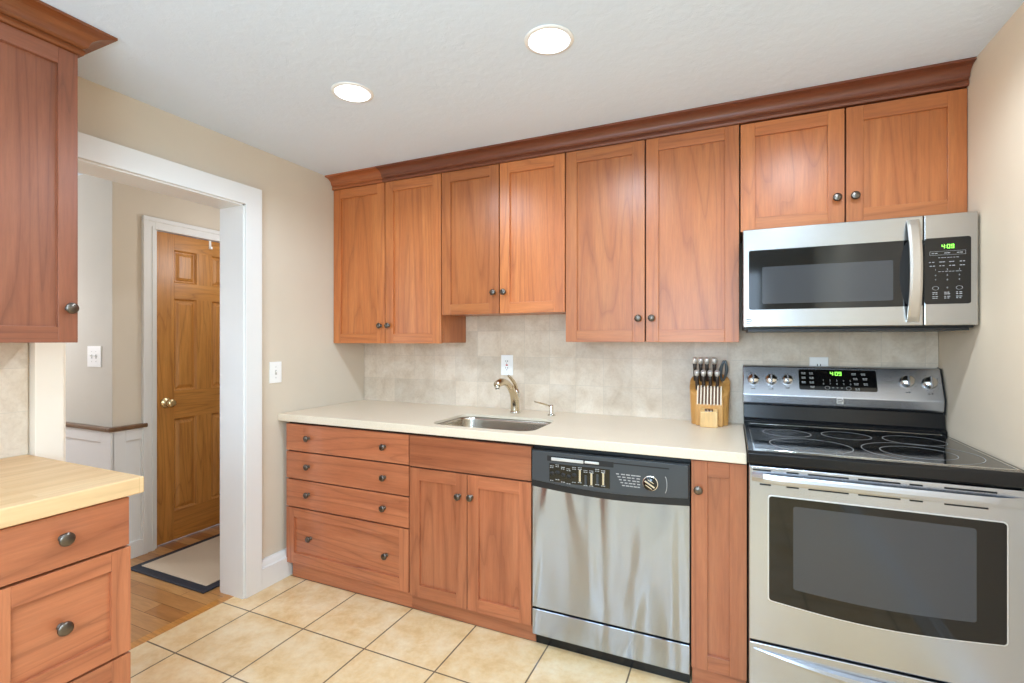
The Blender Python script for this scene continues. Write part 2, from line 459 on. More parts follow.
# hall wainscot, chair rail, baseboard
wn = MB()
wn.box(HX, HX + 0.008, HY - 0.008, -0.846, 0, 0.79)
wn.box(HX, HX + 0.018, HY - 0.008, -0.942, 0.10, 0.79, 0.002); wn.box(HX, HX + 0.018, -0.855, -0.846, 0.10, 0.79, 0.002)
wn.box(HX, HX + 0.018, -0.942, -0.855, 0.72, 0.79, 0.002); wn.box(HX, HX + 0.022, HY - 0.010, -0.846, 0, 0.10, 0.002)
wn.box(XH, HX, HY - 0.008, HY - 0.0009, 0, 0.79)
wn.box(HX - 0.09, HX + 0.018, HY - 0.018, HY - 0.0009, 0.10, 0.79, 0.002)
wn.box(XH, HX - 0.09, HY - 0.018, HY - 0.0009, 0.72, 0.79, 0.002); wn.box(XH, HX + 0.02, HY - 0.022, HY - 0.0009, 0, 0.12, 0.002)
wn.box(XH, HX - 0.52, HY - 0.018, HY - 0.0009, 0.12, 0.72, 0.002)
struct('trim_4', wn, white_paint)
cr = MB(); cr.box(HX + 0.0, HX + 0.035, HY - 0.035, -0.826, 0.79, 0.815, 0.006); cr.box(XH, HX + 0.004, HY - 0.035, HY - 0.0009, 0.79, 0.815, 0.006)
struct('trim_5', cr, railwood)
# door casing in the hall
dc = MB()
for a, b_, z0, z1 in ((-0.846, -0.775, 0, 2.105), (-0.085, -0.014, 0, 2.105), (-0.775, -0.085, 2.035, 2.105)):
    dc.box(HX, HX + 0.016, a, b_, z0, z1, 0.002)
dc.box(HX, HX + 0.026, -0.848, -0.822, 0, 2.0795, 0.003); dc.box(HX, HX + 0.026, -0.848, -0.012, 2.08, 2.107, 0.003)
dc.box(HX, HX + 0.021, -0.795, -0.787, 0, 2.05, 0.002)
dc.box(HX - 0.12, HX, -0.77, -0.757, 0, 2.045); dc.box(HX - 0.12, HX, -0.103, -0.09, 0, 2.045); dc.box(HX - 0.12, HX, -0.757, -0.103, 2.037, 2.045)
struct('trim_6', dc, white_paint)

# six-panel oak door (structure), built facing -y then turned to face the hall
D = bpy.data.objects.new('door_1', None); COL.objects.link(D); D['kind'] = 'structure'
D.location = (HX - 0.02, -0.75, 0); D.rotation_euler = (0, 0, PI / 2); ORG[D.name] = Vector()
dw = 0.645
cx = [(0.112, 0.262), (0.369, 0.532)]; rz = [(0.20, 0.81), (0.995, 1.605), (1.712, 1.928)]
fr = MB()
fr.box(0.0, 0.112, 0, 0.036, 0.008, 2.032, 0.001, 0); fr.box(0.532, dw, 0, 0.036, 0.008, 2.032, 0.001, 0)
fr.box(0.262, 0.369, 0, 0.036, 0.20, 1.928, 0.001, 0)
for z0, z1 in ((0.008, 0.20), (0.81, 0.995), (1.605, 1.712), (1.928, 2.032)): fr.box(0.112, 0.532, -0.0002, 0.036, z0, z1, 0.001, 1)
fr.build('door_frame', [oak_z, oak_x], D)
for x0, x1 in cx:
    for z0, z1 in rz:
        pm = MB()
        def ring(i, y): return [(x0 + i, y, z0 + i), (x1 - i, y, z0 + i), (x1 - i, y, z1 - i), (x0 + i, y, z1 - i)]
        pm.loft([ring(0, 0.002), ring(0.010, 0.013), ring(0.016, 0.013), ring(0.036, 0.004), ring(0.036, 0.004)], 0, False, False, True)
        pm.build('door_panel', oak_z, D)
kb = MB(); kb.lathe([(0.036, 0), (0.036, -0.004), (0.028, -0.010), (0.014, -0.014), (0.011, -0.034), (0.018, -0.040), (0.027, -0.050), (0.029, -0.060), (0.025, -0.070), (0.014, -0.075), (0.001, -0.076)], (0.06, 0, 0.921), 'y', 28)
kb.build('door_knob', brass, D)

# ---------------------------------------------------------------- recessed ceiling lights
first = None
for i, (lx, ly) in enumerate(LIGHTS):
    names = ['round white recessed ceiling light nearer the doorway, left of the two in view',
             'round white recessed ceiling light above the sink, right of the two in view',
             'round white recessed ceiling light over the range', 'round white recessed ceiling light behind, nearest the butcher block',
             'round white recessed ceiling light behind, middle of its row', 'round white recessed ceiling light behind, nearest the right wall']
    if first is None:
        r = thing('recessed_light', names[0], 'ceiling light', (lx, ly, CEIL), group='recessed ceiling lights')
        MB().lathe([(0.085, -0.001), (0.084, -0.004), (0.071, -0.006), (0.069, -0.003), (0.069, 0.0)], (lx, ly, CEIL), 'z', 48, cap0=False, cap1=False).build('trim_ring', plate_m, r)
        MB().lathe([(0.069, -0.003), (0.064, 0.02), (0.05, 0.062), (0.048, 0.066)], (lx, ly, CEIL), 'z', 48, cap0=False, cap1=False).build('reflector', cone_m, r)
        MB().lathe([(0.050, 0.06), (0.049, 0.068)], (lx, ly, CEIL), 'z', 48).build('lens', lens_m, r)
        first = r
    else:
        r = copy_tree(first); r.location = (lx, ly, CEIL); r['label'] = names[i]
    sl = bpy.data.lights.new('can_lamp', 'SPOT'); sl.energy = 17; sl.color = (0.70, 0.84, 1.0); sl.spot_size = math.radians(167); sl.spot_blend = 0.45; sl.shadow_soft_size = 0.05
    so = bpy.data.objects.new('can_lamp', sl); COL.objects.link(so); so.location = (lx, ly, CEIL - 0.012)
# unseen fill lamps added to light the hall door and wainscot
for hx, hy, he in ((-0.45, -0.3, 4.5), (-2.2, -1.62, 24)):
    sl = bpy.data.lights.new('hall_lamp', 'POINT'); sl.energy = he; sl.color = (0.98, 0.98, 1.0); sl.shadow_soft_size = 0.12
    so = bpy.data.objects.new('hall_lamp', sl); COL.objects.link(so); so.location = (hx, hy, 1.9 if hy > -1 else 1.5)

# ---------------------------------------------------------------- cabinet parts


def knob(parent, x, y, z, r=0.0168):
    k = MB(); s = r / 0.0155
    k.lathe([(0.009 * s, 0), (0.0085 * s, -0.002), (0.005 * s, -0.004), (0.0048 * s, -0.013), (0.009 * s, -0.016), (0.0145 * s, -0.019), (0.0155 * s, -0.0225), (0.0145 * s, -0.026), (0.010 * s, -0.0285), (0.001, -0.0295)], (x, y, z), 'y', 22)
    return k.build('knob', pewter, parent)


def shaker(parent, name, x0, x1, z0, z1, yf, th=0.02, st=0.058, mats=(cher_z, cher_x), panel_x=False, rl=None, rt=None):
    """flat-panel front facing -y, front face at y=yf"""
    yb = yf + th; rl = rl or st; rt = rt or rl; m = MB(); e = 0.0012
    m.box(x0, x0 + st, yf, yb, z0, z1, e, 0); m.box(x1 - st, x1, yf, yb, z0, z1, e, 0)
    m.box(x0 + st, x1 - st, yf, yb, z0, z0 + rl, e, 1); m.box(x0 + st, x1 - st, yf, yb, z1 - rt, z1, e, 1)
    m.box(x0 + st - 0.004, x1 - st + 0.004, yf + 0.0115, yb - 0.001, z0 + rl - 0.004, z1 - rt + 0.004, 0, 1 if panel_x else 0)
    return m.build(name, list(mats), parent)


def slab(parent, name, x0, x1, z0, z1, yf, th=0.02, m_=cher_x):
    return MB().box(x0, x1, yf, yf + th, z0, z1, 0.002).build(name, m_, parent)


BY = -0.69      # front of base doors
# ---- drawer base in the left corner
r = thing('drawer_cabinet', 'cherry four-drawer base cabinet in the corner beside the doorway wall', 'cabinet', (0.45, -0.34, 0), group='cherry base cabinets under the cream worktop')
MB().box(0.036, 0.871, BY + 0.024, -0.012, 0.088, 0.877).build('body', [gap_m], r)
MB().box(0.033, 0.0365, BY + 0.021, -0.012, 0.088, 0.877).build('side_panel', [cherb_z], r)
MB().box(0.058, 0.873, -0.665, -0.640, 0.0, 0.088, 0.002).build('toe_kick', cherb_x, r)
ks = [(0.762, 0.860, 0.714)]
for (z0, z1), zk in (((0.716, 0.864), 0.793), ((0.561, 0.709), 0.638), ((0.404, 0.554), 0.485)):
    d = slab(r, 'drawer_front', 0.037, 0.869, z0, z1, BY, m_=cherb_x)
    for xk in (0.207, 0.722): knob(d, xk, BY, zk)
d = shaker(r, 'drawer_front', 0.037, 0.869, 0.086, 0.397, BY, mats=(cherb_z, cherb_x), panel_x=True, rl=0.062, rt=0.05)
for xk in (0.222, 0.735): knob(d, xk, BY, 0.248)

# ---- sink base
r = thing('sink_cabinet', 'cherry two-door base cabinet under the sink with plain false drawer front', 'cabinet', (1.2, -0.34, 0), group='cherry base cabinets under the cream worktop')
bd = MB(); bd.box(0.874, 0.89, BY + 0.024, -0.012, 0.075, 0.877); bd.box(1.507, 1.522, BY + 0.024, -0.012, 0.075, 0.877); bd.box(0.89, 1.507, -0.03, -0.012, 0.075, 0.877); bd.box(0.89, 1.507, BY + 0.024, -0.03, 0.075, 0.09); bd.box(0.89, 1.507, BY + 0.024, BY + 0.042, 0.09, 0.877)
bd.build('body', [gap_m], r)
MB().box(0.874, 1.533, -0.667, -0.640, 0.0, 0.075, 0.002).build('toe_kick', cherb_x, r)
slab(r, 'false_front', 0.874, 1.5195, 0.712, 0.864, BY, m_=cherb_x)
d = shaker(r, 'door', 0.875, 1.1965, 0.078, 0.705, BY, mats=(cherb_z, cherb_x)); knob(d, 1.157, BY, 0.601)
d = shaker(r, 'door', 1.2005, 1.5195, 0.078, 0.705, BY, mats=(cherb_z, cherb_x)); knob(d, 1.222, BY, 0.605)

# ---- narrow base between dishwasher and range
r = thing('narrow_cabinet', 'narrow single-door cherry base cabinet between dishwasher and range', 'cabinet', (2.275, -0.34, 0), group='cherry base cabinets under the cream worktop')
MB().box(2.181, 2.371, BY + 0.024, -0.012, 0.076, 0.877).build('body', [gap_m], r)
MB().box(2.181, 2.371, -0.668, -0.640, 0.0, 0.076, 0.002).build('toe_kick', cherb_x, r)
d = shaker(r, 'door', 2.180, 2.372, 0.080, 0.872, BY, mats=(cherb_z, cherb_x)); knob(d, 2.206, BY, 0.764)

# ---- worktop with sink cut-out
ct = MB(); ct.prism([(-0.0105, 0.907), (-0.0105, 0.920), (-0.717, 0.920), (-0.717, 0.880), (-0.690, 0.880), (-0.690, 0.907)], 'x', 0.003, 2.371, bev=0.003)
ct = ct.build('worktop', counter_m); ct['label'] = 'long cream worktop with rounded edge over the base cabinets and dishwasher'; ct['category'] = 'worktop'
SX0, SX1, SY0, SY1 = 0.960, 1.505, -0.655, -0.29
cut(ct, MB().prism(rrect(SX0, SX1, SY0, SY1, 0.07, 8), 'z', 0.8, 1.0))

# ---- undermount sink
r = thing('kitchen_sink', 'stainless steel undermount sink basin set in the cream worktop', 'sink', (1.245, -0.47, 0.70))
def rr3(i, z, rad): return [(x, y, z) for x, y in rrect(SX0 - 0.006 + i, SX1 + 0.006 - i, SY0 - 0.006 + i, SY1 + 0.006 - i, max(rad - i * 0.3, 0.02), 8)]
bs = MB(); bs.loft([rr3(-0.012, 0.9062, 0.08), rr3(0.003, 0.9062, 0.076), rr3(0.005, 0.89, 0.076), rr3(0.012, 0.74, 0.076), rr3(0.03, 0.712, 0.07), rr3(0.10, 0.700, 0.06)], 0, True, False, True)
bs.build('basin', steel_s, r)
MB().lathe([(0.045, 0.7045), (0.043, 0.7055), (0.03, 0.702), (0.001, 0.702)], (1.245, -0.45, 0), 'z', 28, cap0=False).build('drain', chrome, r)

# ---- faucet
r = thing('faucet', 'arched nickel pull-out faucet with lever behind the sink', 'faucet', (1.206, -0.155, 0.92))
fb = MB(); fb.lathe([(0.030, 0.0), (0.030, 0.006), (0.027, 0.012)], (1.206, -0.155, 0.9205), 'z', 28)
fb.build('base_ring', chrome, r)
def spl(P, n=6):
    P = [Vector(p) for p in P]; out = []
    for i in range(len(P) - 1):
        p0, p1, p2, p3 = P[max(i - 1, 0)], P[i], P[i + 1], P[min(i + 2, len(P) - 1)]
        for k in range(n):
            t_ = k / n; out.append(0.5 * ((2 * p1) + (p2 - p0) * t_ + (2 * p0 - 5 * p1 + 4 * p2 - p3) * t_ ** 2 + (3 * p1 - p0 - 3 * p2 + p3) * t_ ** 3))
    return out + [P[-1]]
def lerpn(vals, n):
    o = []
    for k in range(n):
        f = k / (n - 1) * (len(vals) - 1); i = min(int(f), len(vals) - 2); o.append(vals[i] + (vals[i + 1] - vals[i]) * (f - i))
    return o
p = spl([(1.206, -0.155, 0.930), (1.206, -0.157, 0.980), (1.205, -0.175, 1.030), (1.202, -0.218, 1.075)])
MB().tube(p, lerpn([0.026, 0.024, 0.0215, 0.017], len(p)), 20, up=(1, 0, 0)).build('body', nickel, r)
p = spl([(1.202, -0.215, 1.073), (1.199, -0.258, 1.097), (1.195, -0.315, 1.106), (1.192, -0.362, 1.094)])
sp = MB().tube(p, lerpn([0.0165, 0.018, 0.0215, 0.019], len(p)), 20, up=(1, 0, 0)).build('spray_head', nickel, r)
MB().tube([(1.192, -0.350, 1.094), (1.1915, -0.354, 1.070)], [0.014, 0.013], 16, up=(1, 0, 0)).build('nozzle', chrome, sp)
MB().tube([(1.210, -0.150, 0.995), (1.213, -0.148, 1.03), (1.213, -0.152, 1.055)], [0.019, 0.021, 0.014], 18, up=(1, 0, 0)).build('valve_cap', chrome, r)
p = spl([(1.212, -0.152, 1.05), (1.208, -0.165, 1.085), (1.198, -0.19, 1.115), (1.188, -0.21, 1.134)])
MB().tube(p, lerpn([0.011, 0.0105, 0.009, 0.006], len(p)), 14, up=(1, 0, 0)).build('lever', nickel, r)

# ---- soap dispenser
r = thing('soap_dispenser', 'small chrome soap dispenser pump with long thin spout on the worktop', 'soap dispenser', (1.424, -0.159, 0.92))
MB().lathe([(0.022, 0.0005), (0.022, 0.004), (0.013, 0.008), (0.0115, 0.02), (0.0115, 0.05), (0.010, 0.057), (0.003, 0.06)], (1.424, -0.159, 0.92), 'z', 24).build('pump', chrome, r)
MB().tube([(1.424, -0.159, 0.968), (1.405, -0.205, 0.985), (1.375, -0.285, 1.008)], [0.005, 0.0045, 0.0035], 12).build('spout', nickel, r)

# ---------------------------------------------------------------- wall plates


def plate(name, label, cat, P, ax, w_, h_, kind):
    """ax 'y': on a wall facing -y (P = centre on its face); ax 'x': on a wall facing +x"""
    r = thing(name, label, cat, P, 0 if ax == 'y' else PI / 2, local=True, group='white wall plates')
    MB().box(-w_ / 2, w_ / 2, -0.006, -0.0005, -h_ / 2, h_ / 2, 0.002).build('plate', plate_m, r)
    return r


def outlet_faces(r, cx=0.0):
    for s in (1, -1):
        f = MB(); f.prism([(cx + x, s * 0.020 + z) for x, z in rrect(-0.016, 0.016, -0.0135, 0.0135, 0.008)], 'y', -0.0075, -0.0062)
        f = f.build('receptacle', plate_m, r)
        for a in (-0.006, 0.006): MB().box(cx + a - 0.0015, cx + a + 0.0015, -0.0079, -0.0074, s * 0.020 - 0.001, s * 0.020 + 0.009).build('slot', dark_m, f)
        MB().lathe([(0.0025, -0.0079), (0.0025, -0.0074)], (cx, 0, s * 0.020 - 0.008), 'y', 12).build('slot', dark_m, f)


def toggle(r, cx):
    f = MB().box(cx - 0.006, cx + 0.006, -0.0068, -0.006, -0.013, 0.013).build('toggle_frame', mat('toggle_grey', srgb(190, 190, 188), 0.5), r)
    MB().box(cx - 0.0045, cx + 0.0045, -0.016, -0.006, 0.0, 0.009, 0.001).build('toggle', plate_m, r)
    for z in (-0.03, 0.03): MB().lathe([(0.003, -0.0072), (0.003, -0.006)], (cx, 0, z), 'y', 12).build('screw', mat('plate_screw', srgb(200, 200, 198), 0.4), r)


r = plate('wall_outlet', 'white duplex wall outlet on the stone tile behind the faucet', 'outlet', (1.09, -0.009, 1.181), 'y', 0.078, 0.122, 0); outlet_faces(r)
MB().box(-0.006, 0.006, -0.0085, -0.006, -0.004, 0.004).build('red_button', red_m, r)
r = plate('wall_outlet', 'white wall plate on the stone tile mostly hidden behind the range console', 'outlet', (2.69, -0.009, 1.19), 'y', 0.076, 0.122, 0); outlet_faces(r)
r = plate('light_switch', 'white single light switch plate beside the doorway casing', 'light switch', (0.0, -0.733, 1.151), 'x', 0.078, 0.118, 0); toggle(r, 0)
r = plate('light_switch', 'white double light switch plate in the hall above the wainscot', 'light switch', (-1.212, HY - 0.0008, 1.231), 'y', 0.145, 0.127, 0)
toggle(r, -0.023); toggle(r, 0.023)

# ---------------------------------------------------------------- upper cabinets
UY = -0.299


def upper(label, x0, x1, z0, z1, split, kn, sides=(True, True)):
    r = thing('wall_cabinet', label, 'cabinet', ((x0 + x1) / 2, -0.15, z0), group='cherry wall cabinets')
    b = MB(); b.box(x0 + 0.002, x1 - 0.002, UY + 0.024, -0.0105, z0 + 0.004, z1, 0, 0)
    b.build('body', [cher_z], r)
    MB().box(x0 + 0.004, x1 - 0.004, UY + 0.0215, UY + 0.0235, z0 + 0.004, z1).build('shadow_gap', gap_m, r)
    d = shaker(r, 'door', x0 + 0.002, split - 0.003, z0, z1, UY); knob(d, split - 0.031, UY, kn)
    d = shaker(r, 'door', split + 0.003, x1 - 0.002, z0, z1, UY); knob(d, split + 0.031, UY, kn)
    return r


upper('double-door cherry wall cabinet at the left end, in the corner', 0.003, 0.808, 1.311, 2.282, 0.411, 1.418)
upper('shorter double-door cherry wall cabinet hung above the sink', 0.810, 1.547, 1.474, 2.282, 1.176, 1.588)
upper('tall double-door cherry wall cabinet next to the microwave', 1.549, 2.352, 1.321, 2.282, 1.946, 1.434)
r = upper('short double-door cherry wall cabinet above the microwave', 2.354, 3.1315, 1.806, 2.278, 2.744, 1.912)


def crown_poly(y0, z0, z1, out):
    """profile (y, z): starts at the cabinet face y0, flares to y0-out at z1 (y decreasing outward)"""
    h = z1 - z0; P = [(y0 + 0.03, z0), (y0 - 0.010, z0), (y0 - 0.014, z0 + 0.008), (y0 - 0.012, z0 + 0.017), (y0 - 0.008, z0 + 0.021), (y0 - 0.016, z0 + 0.026), (y0 - 0.020, z0 + 0.030)]
    for k in range(1, 8):
        a = k / 8 * PI / 2
        P.append((y0 - 0.020 - (out - 0.026) * (1 - math.cos(a)), z0 + 0.030 + (h - 0.040) * math.sin(a)))
    P += [(y0 - out, z1 - 0.008), (y0 - out, z1), (y0 + 0.03, z1)]
    return P


m = MB().prism(crown_poly(UY, 2.283, CEIL - 0.001, 0.072), 'x', 0.003, 0.398)
o = m.build('crown_molding', crown_l); o['label'] = 'short lighter piece of cherry crown molding in the left corner'; o['category'] = 'crown molding'; o['group'] = 'crown moldings over the wall cabinets'
m = MB().prism(crown_poly(UY, 2.283, CEIL - 0.001, 0.074), 'x', 0.400, W - 0.002)
o = m.build('crown_molding', crown_m); o['label'] = 'long dark cherry crown molding running to the right wall'; o['category'] = 'crown molding'; o['group'] = 'crown moldings over the wall cabinets'

# ---------------------------------------------------------------- left run (faces +x): local x -> world y, local -y -> world +x
YE = -1.803
r = thing('drawer_cabinet', 'cherry drawer base cabinet under the butcher block top at the left', 'cabinet', (0, YE - 0.011, 0), PI / 2, local=True)
FX = -0.68
MB().box(-0.955, -0.003, FX + 0.024, -0.0105, 0.09, 0.869).build('body', [gap_m], r)
MB().box(-0.0035, 0.0, FX + 0.022, -0.0105, 0.0, 0.869).build('side_panel', [cherb_z], r)
MB().box(-0.955, -0.004, FX + 0.08, FX + 0.10, 0, 0.09).build('toe_kick', cherb_x, r)
for x0 in (-0.318, -0.637, -0.956):
    d = slab(r, 'drawer_front', x0 + 0.002, x0 + 0.316, 0.720, 0.862, FX, m_=cherb_x); knob(d, x0 + 0.156, FX, 0.797, 0.0185)
    d = shaker(r, 'drawer_front', x0 + 0.002, x0 + 0.320, 0.402, 0.713, FX, mats=(cherb_z, cherb_x), panel_x=True, st=0.05, rl=0.055); knob(d, x0 + 0.156, FX + 0.008, 0.556, 0.0185)
    d = shaker(r, 'drawer_front', x0 + 0.002, x0 + 0.320, 0.092, 0.395, FX, mats=(cherb_z, cherb_x), panel_x=True, st=0.05, rl=0.055); knob(d, x0 + 0.156, FX + 0.008, 0.245, 0.0185)
o = MB().box(-0.98, 0.014, -0.707, -0.0105, 0.871, 0.920, 0.004).build('butcher_block_worktop', butcher)
o.location = (0, YE, 0); o.rotation_euler = (0, 0, PI / 2)
o['label'] = 'maple butcher block top on the left drawer cabinet'; o['category'] = 'worktop'

r = thing('wall_cabinet', 'cherry wall cabinet at the far left, above the butcher block', 'cabinet', (0, -1.788, 1.322), PI / 2, local=True, group='cherry wall cabinets')
UL = -0.34
MB().box(-0.83, -0.001, UL + 0.022, -0.0105, 0.003, 0.96).build('body', [cher_z], r)
MB().box(-0.826, -0.004, UL + 0.0205, UL + 0.0218, 0.003, 0.955).build('shadow_gap', gap_m, r)
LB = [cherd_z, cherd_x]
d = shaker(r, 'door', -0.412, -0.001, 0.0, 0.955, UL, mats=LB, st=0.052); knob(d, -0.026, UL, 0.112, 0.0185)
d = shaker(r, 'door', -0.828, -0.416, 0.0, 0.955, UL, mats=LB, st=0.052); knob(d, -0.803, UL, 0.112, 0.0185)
# mitred crown: front run along local x, return along the end
P = crown_poly(UL, 0.956, CEIL - 0.001 - 1.322, 0.076)
cm = MB(); bmx = bmesh.new()
def out(y): return max(0.0, UL - y)
A = [bmx.verts.new((-0.83, y, z)) for y, z in P]
B = [bmx.verts.new((0.0 + (out(y) if y < UL else 0.0) - (0.03 if y > UL else 0), y, z)) for y, z in P]
Cc = [bmx.verts.new((0.0 + (out(y) if y < UL else 0.0) - (0.03 if y > UL else 0), -0.004, z)) for y, z in P]
k = len(P)
for (U, V) in ((A, B), (B, Cc)):
    for i in range(k):
        bmx.faces.new((U[i], U[(i + 1) % k], V[(i + 1) % k], V[i]))
bmx.faces.new(A); bmx.faces.new(Cc)
bmesh.ops.recalc_face_normals(bmx, faces=bmx.faces[:]); cm._add(bmx, 0)
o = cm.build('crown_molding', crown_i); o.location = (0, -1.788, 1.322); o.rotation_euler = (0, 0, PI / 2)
o['label'] = 'mitred cherry crown molding on the far left wall cabinet'; o['category'] = 'crown molding'; o['group'] = 'crown moldings over the wall cabinets'

# ---------------------------------------------------------------- markings


def bars(mb, x0, x1, z, y, h=0.0022, n=3, rnd=random.Random(4)):
    x = x0; wseg = (x1 - x0) / n
    for i in range(n): mb.box(x0 + i * wseg, x0 + i * wseg + wseg * (0.55 + 0.35 * rnd.random()), y - 0.0004, y, z, z + h)


SEG = {'0': 'abcdef', '4': 'fgbc', '9': 'abcdfg'}


def seven(mb, txt, x, z, h, y, wd=None, tk=None):
    wd = wd or h * 0.55; tk = tk or h * 0.12
    for ch in txt:
        if ch == ':':
            for f in (0.3, 0.7): mb.box(x, x + tk, y - 0.0006, y, z + h * f - tk / 2, z + h * f + tk / 2)
            x += tk * 2.2; continue
        for sname in SEG[ch]:
            q = {'a': (0, wd, h - tk, h), 'd': (0, wd, 0, tk), 'g': (0, wd, h / 2 - tk / 2, h / 2 + tk / 2), 'f': (0, tk, h / 2, h), 'b': (wd - tk, wd, h / 2, h), 'e': (0, tk, 0, h / 2), 'c': (wd - tk, wd, 0, h / 2)}[sname]
            mb.box(x + q[0], x + q[1], y - 0.0006, y, z + q[2], z + q[3])
        x += wd + tk * 1.6


def glyphs(txts, size, y, mats, parent, name):
    """small printed characters standing in the x-z plane facing -y; txts = [(string, x, z)]"""
    mb = MB()
    for s, x, z in txts:
        cu = bpy.data.curves.new('t', 'FONT'); cu.body = s; cu.size = size; cu.align_x = 'CENTER'; cu.align_y = 'CENTER'
        to = bpy.data.objects.new('t', cu); COL.objects.link(to)
        dg = bpy.context.evaluated_depsgraph_get(); dg.update(); me = bpy.data.meshes.new_from_object(to.evaluated_get(dg))
        me.transform(Matrix.Translation((x, y, z)) @ Matrix.Rotation(PI / 2, 4, 'X')); mb.bm.from_mesh(me)
        bpy.data.objects.remove(to); bpy.data.meshes.remove(me)
    return mb.build(name, mats, parent)


def badge(parent, x, z, y, s=0.022):
    """small square emblem: three broken bars on a bright plate"""
    b = MB().box(x - s / 2, x + s / 2, y - 0.0008, y, z - s / 2, z + s / 2, 0.0003).build('badge', plate_steel, parent)
    m = MB()
    for i, (a, c) in enumerate(((-0.42, 0.30), (-0.42, 0.42), (-0.42, 0.30))):
        m.box(x + a * s, x + c * s, y - 0.0012, y - 0.0007, z + (0.30 - 0.3 * i) * s - 0.08 * s, z + (0.30 - 0.3 * i) * s + 0.09 * s)
    m.box(x + 0.30 * s, x + 0.42 * s, y - 0.0012, y - 0.0007, z + 0.02 * s, z + 0.28 * s)
    m.build('emblem', dark_mark, b)



# ---------------------------------------------------------------- dishwasher
DY = -0.695
r = thing('dishwasher', 'stainless steel dishwasher with dark control strip under the worktop', 'dishwasher', (1.85, -0.35, 0))
X0, X1 = 1.526, 2.176
MB().box(X0, X1, DY + 0.03, -0.012, 0.080, 0.872).build('body', black_pl, r)
MB().box(X0 + 0.01, X1 - 0.004, -0.668, -0.62, 0.0, 0.056).build('toe_panel', black_en, r)
MB().box(X0 + 0.001, X1 - 0.001, DY, DY + 0.028, 0.170, 0.70, 0.003).build('door_panel', steel_z, r)
MB().box(X0 + 0.001, X1 - 0.001, DY, DY + 0.026, 0.050, 0.162, 0.003).build('access_panel', steel_z, r)
# control panel with bowed lower lip
zc = 0.857
lip = [(X0, zc), (X1, zc)] + [(X1 - (X1 - X0) * k / 16, 0.697 - 0.016 * math.sin(PI * k / 16)) for k in range(17)]
MB().prism(lip, 'y', DY - 0.006, DY + 0.028, bev=0.0015).build('control_panel', black_pl, r)
face = [(X0 + 0.006, zc - 0.004), (X1 - 0.006, zc - 0.004)] + [(X1 - 0.006 - (X1 - X0 - 0.012) * k / 16, 0.727 - 0.018 * math.sin(PI * k / 16)) for k in range(17)]
cp = MB().prism(face, 'y', DY - 0.014, DY - 0.004, bev=0.002).build('control_face', grey_pl, r)
yf = DY - 0.0142
MB().box(X0 + 0.075, X0 + 0.36, yf - 0.0004, yf + 0.003, 0.815, 0.838, 0.001).build('handle_recess', dark_m, cp)
MB().box(X0 + 0.095, X0 + 0.235, yf - 0.006, yf + 0.002, 0.819, 0.832, 0.002).build('latch', plate_steel, cp)
MB().box(X0 + 0.24, X0 + 0.30, yf - 0.004, yf + 0.002, 0.821, 0.831, 0.002).build('latch', plate_steel, cp)
MB().box(X0 + 0.36, X0 + 0.575, yf - 0.0004, yf + 0.002, 0.831, 0.836).build('slot', dark_m, cp)
MB().box(X0 + 0.085, X0 + 0.345, yf - 0.0008, yf + 0.001, 0.728, 0.806, 0.0008).build('button_panel', black_gloss, cp)
rn = random.Random(7); mm = MB(); ml = MB()
for k in range(10):
    x = X0 + 0.098 + k * 0.0245; zz = 0.742 + 0.006 * math.sin(k * 1.7)
    if k < 5: MB().lathe([(0.0105, 0), (0.0105, -0.002), (0.008, -0.0035), (0.001, -0.0038)], (x, yf, zz + 0.022), 'y', 16, sy=0.75).build('button', black_pl, cp)
    else: MB().box(x - 0.0045, x + 0.0045, yf - 0.0045, yf, zz - 0.004, zz + 0.034 + 0.012 * (k % 2), 0.001).build('button', chrome if k % 2 else grey_pl, cp)
    bars(mm, x - 0.009, x + 0.009, zz + 0.045, yf - 0.0008, 0.003, 2, rn); bars(mm, x - 0.009, x + 0.008, zz + 0.052, yf - 0.0008, 0.003, 3, rn)
    bars(ml, x - 0.009, x + 0.009, zz - 0.010, yf - 0.0008, 0.003, 2, rn)
mm.build('button_legend', pale_mark, cp); ml.build('button_legend', pale_mark, cp); mm = MB()
for k in range(5): bars(mm, X0 + 0.37 + 0.006 * k, X0 + 0.47, 0.79 - 0.011 * k, yf + 0.0002, 0.004, 5, rn)
mm.build('cycle_chart', pale_mark, cp)
dx, dz = X0 + 0.505, 0.770
d = MB().lathe([(0.030, 0.002), (0.030, -0.004), (0.0285, -0.005)], (dx, yf, dz), 'y', 32).build('dial_ring', chrome, cp)
MB().lathe([(0.027, -0.003), (0.026, -0.014), (0.022, -0.017), (0.001, -0.0175)], (dx, yf, dz), 'y', 32).build('dial', black_gloss, cp)
g = MB(); g.box(-0.022, 0.022, -0.0205, -0.0165, -0.0035, 0.0035, 0.001); g.box(-0.012, 0.016, -0.0185, -0.0165, -0.013, -0.0105); g.box(-0.016, 0.010, -0.0185, -0.0165, 0.010, 0.0125)
bmesh.ops.transform(g.bm, matrix=Matrix.Translation((dx, yf, dz)) @ Matrix.Rotation(math.radians(32), 4, 'Y'), verts=g.bm.verts[:]); g.build('dial_grip', chrome, cp)
arc = [(dx + 0.052 + 0.010 * math.cos(a), yf - 0.001, dz + 0.034 * math.sin(a)) for a in [(-1.2 + 2.4 * k / 12) for k in range(13)]]
MB().tube(arc, 0.0014, 6).build('dial_mark', pale_mark, cp)

# ---------------------------------------------------------------- range
RX0, RX1 = 2.376, 3.127
RF = -0.74
r = thing('range', 'stainless steel electric range with black glass cooktop against the right wall', 'range', (2.75, -0.4, 0))
MB().box(RX0, RX1, RF + 0.05, -0.03, 0.03, 0.892).build('body', black_en, r)
MB().box(RX0 + 0.02, RX1 - 0.02, RF + 0.07, -0.05, 0.0, 0.032).build('foot_plinth', black_pl, r)
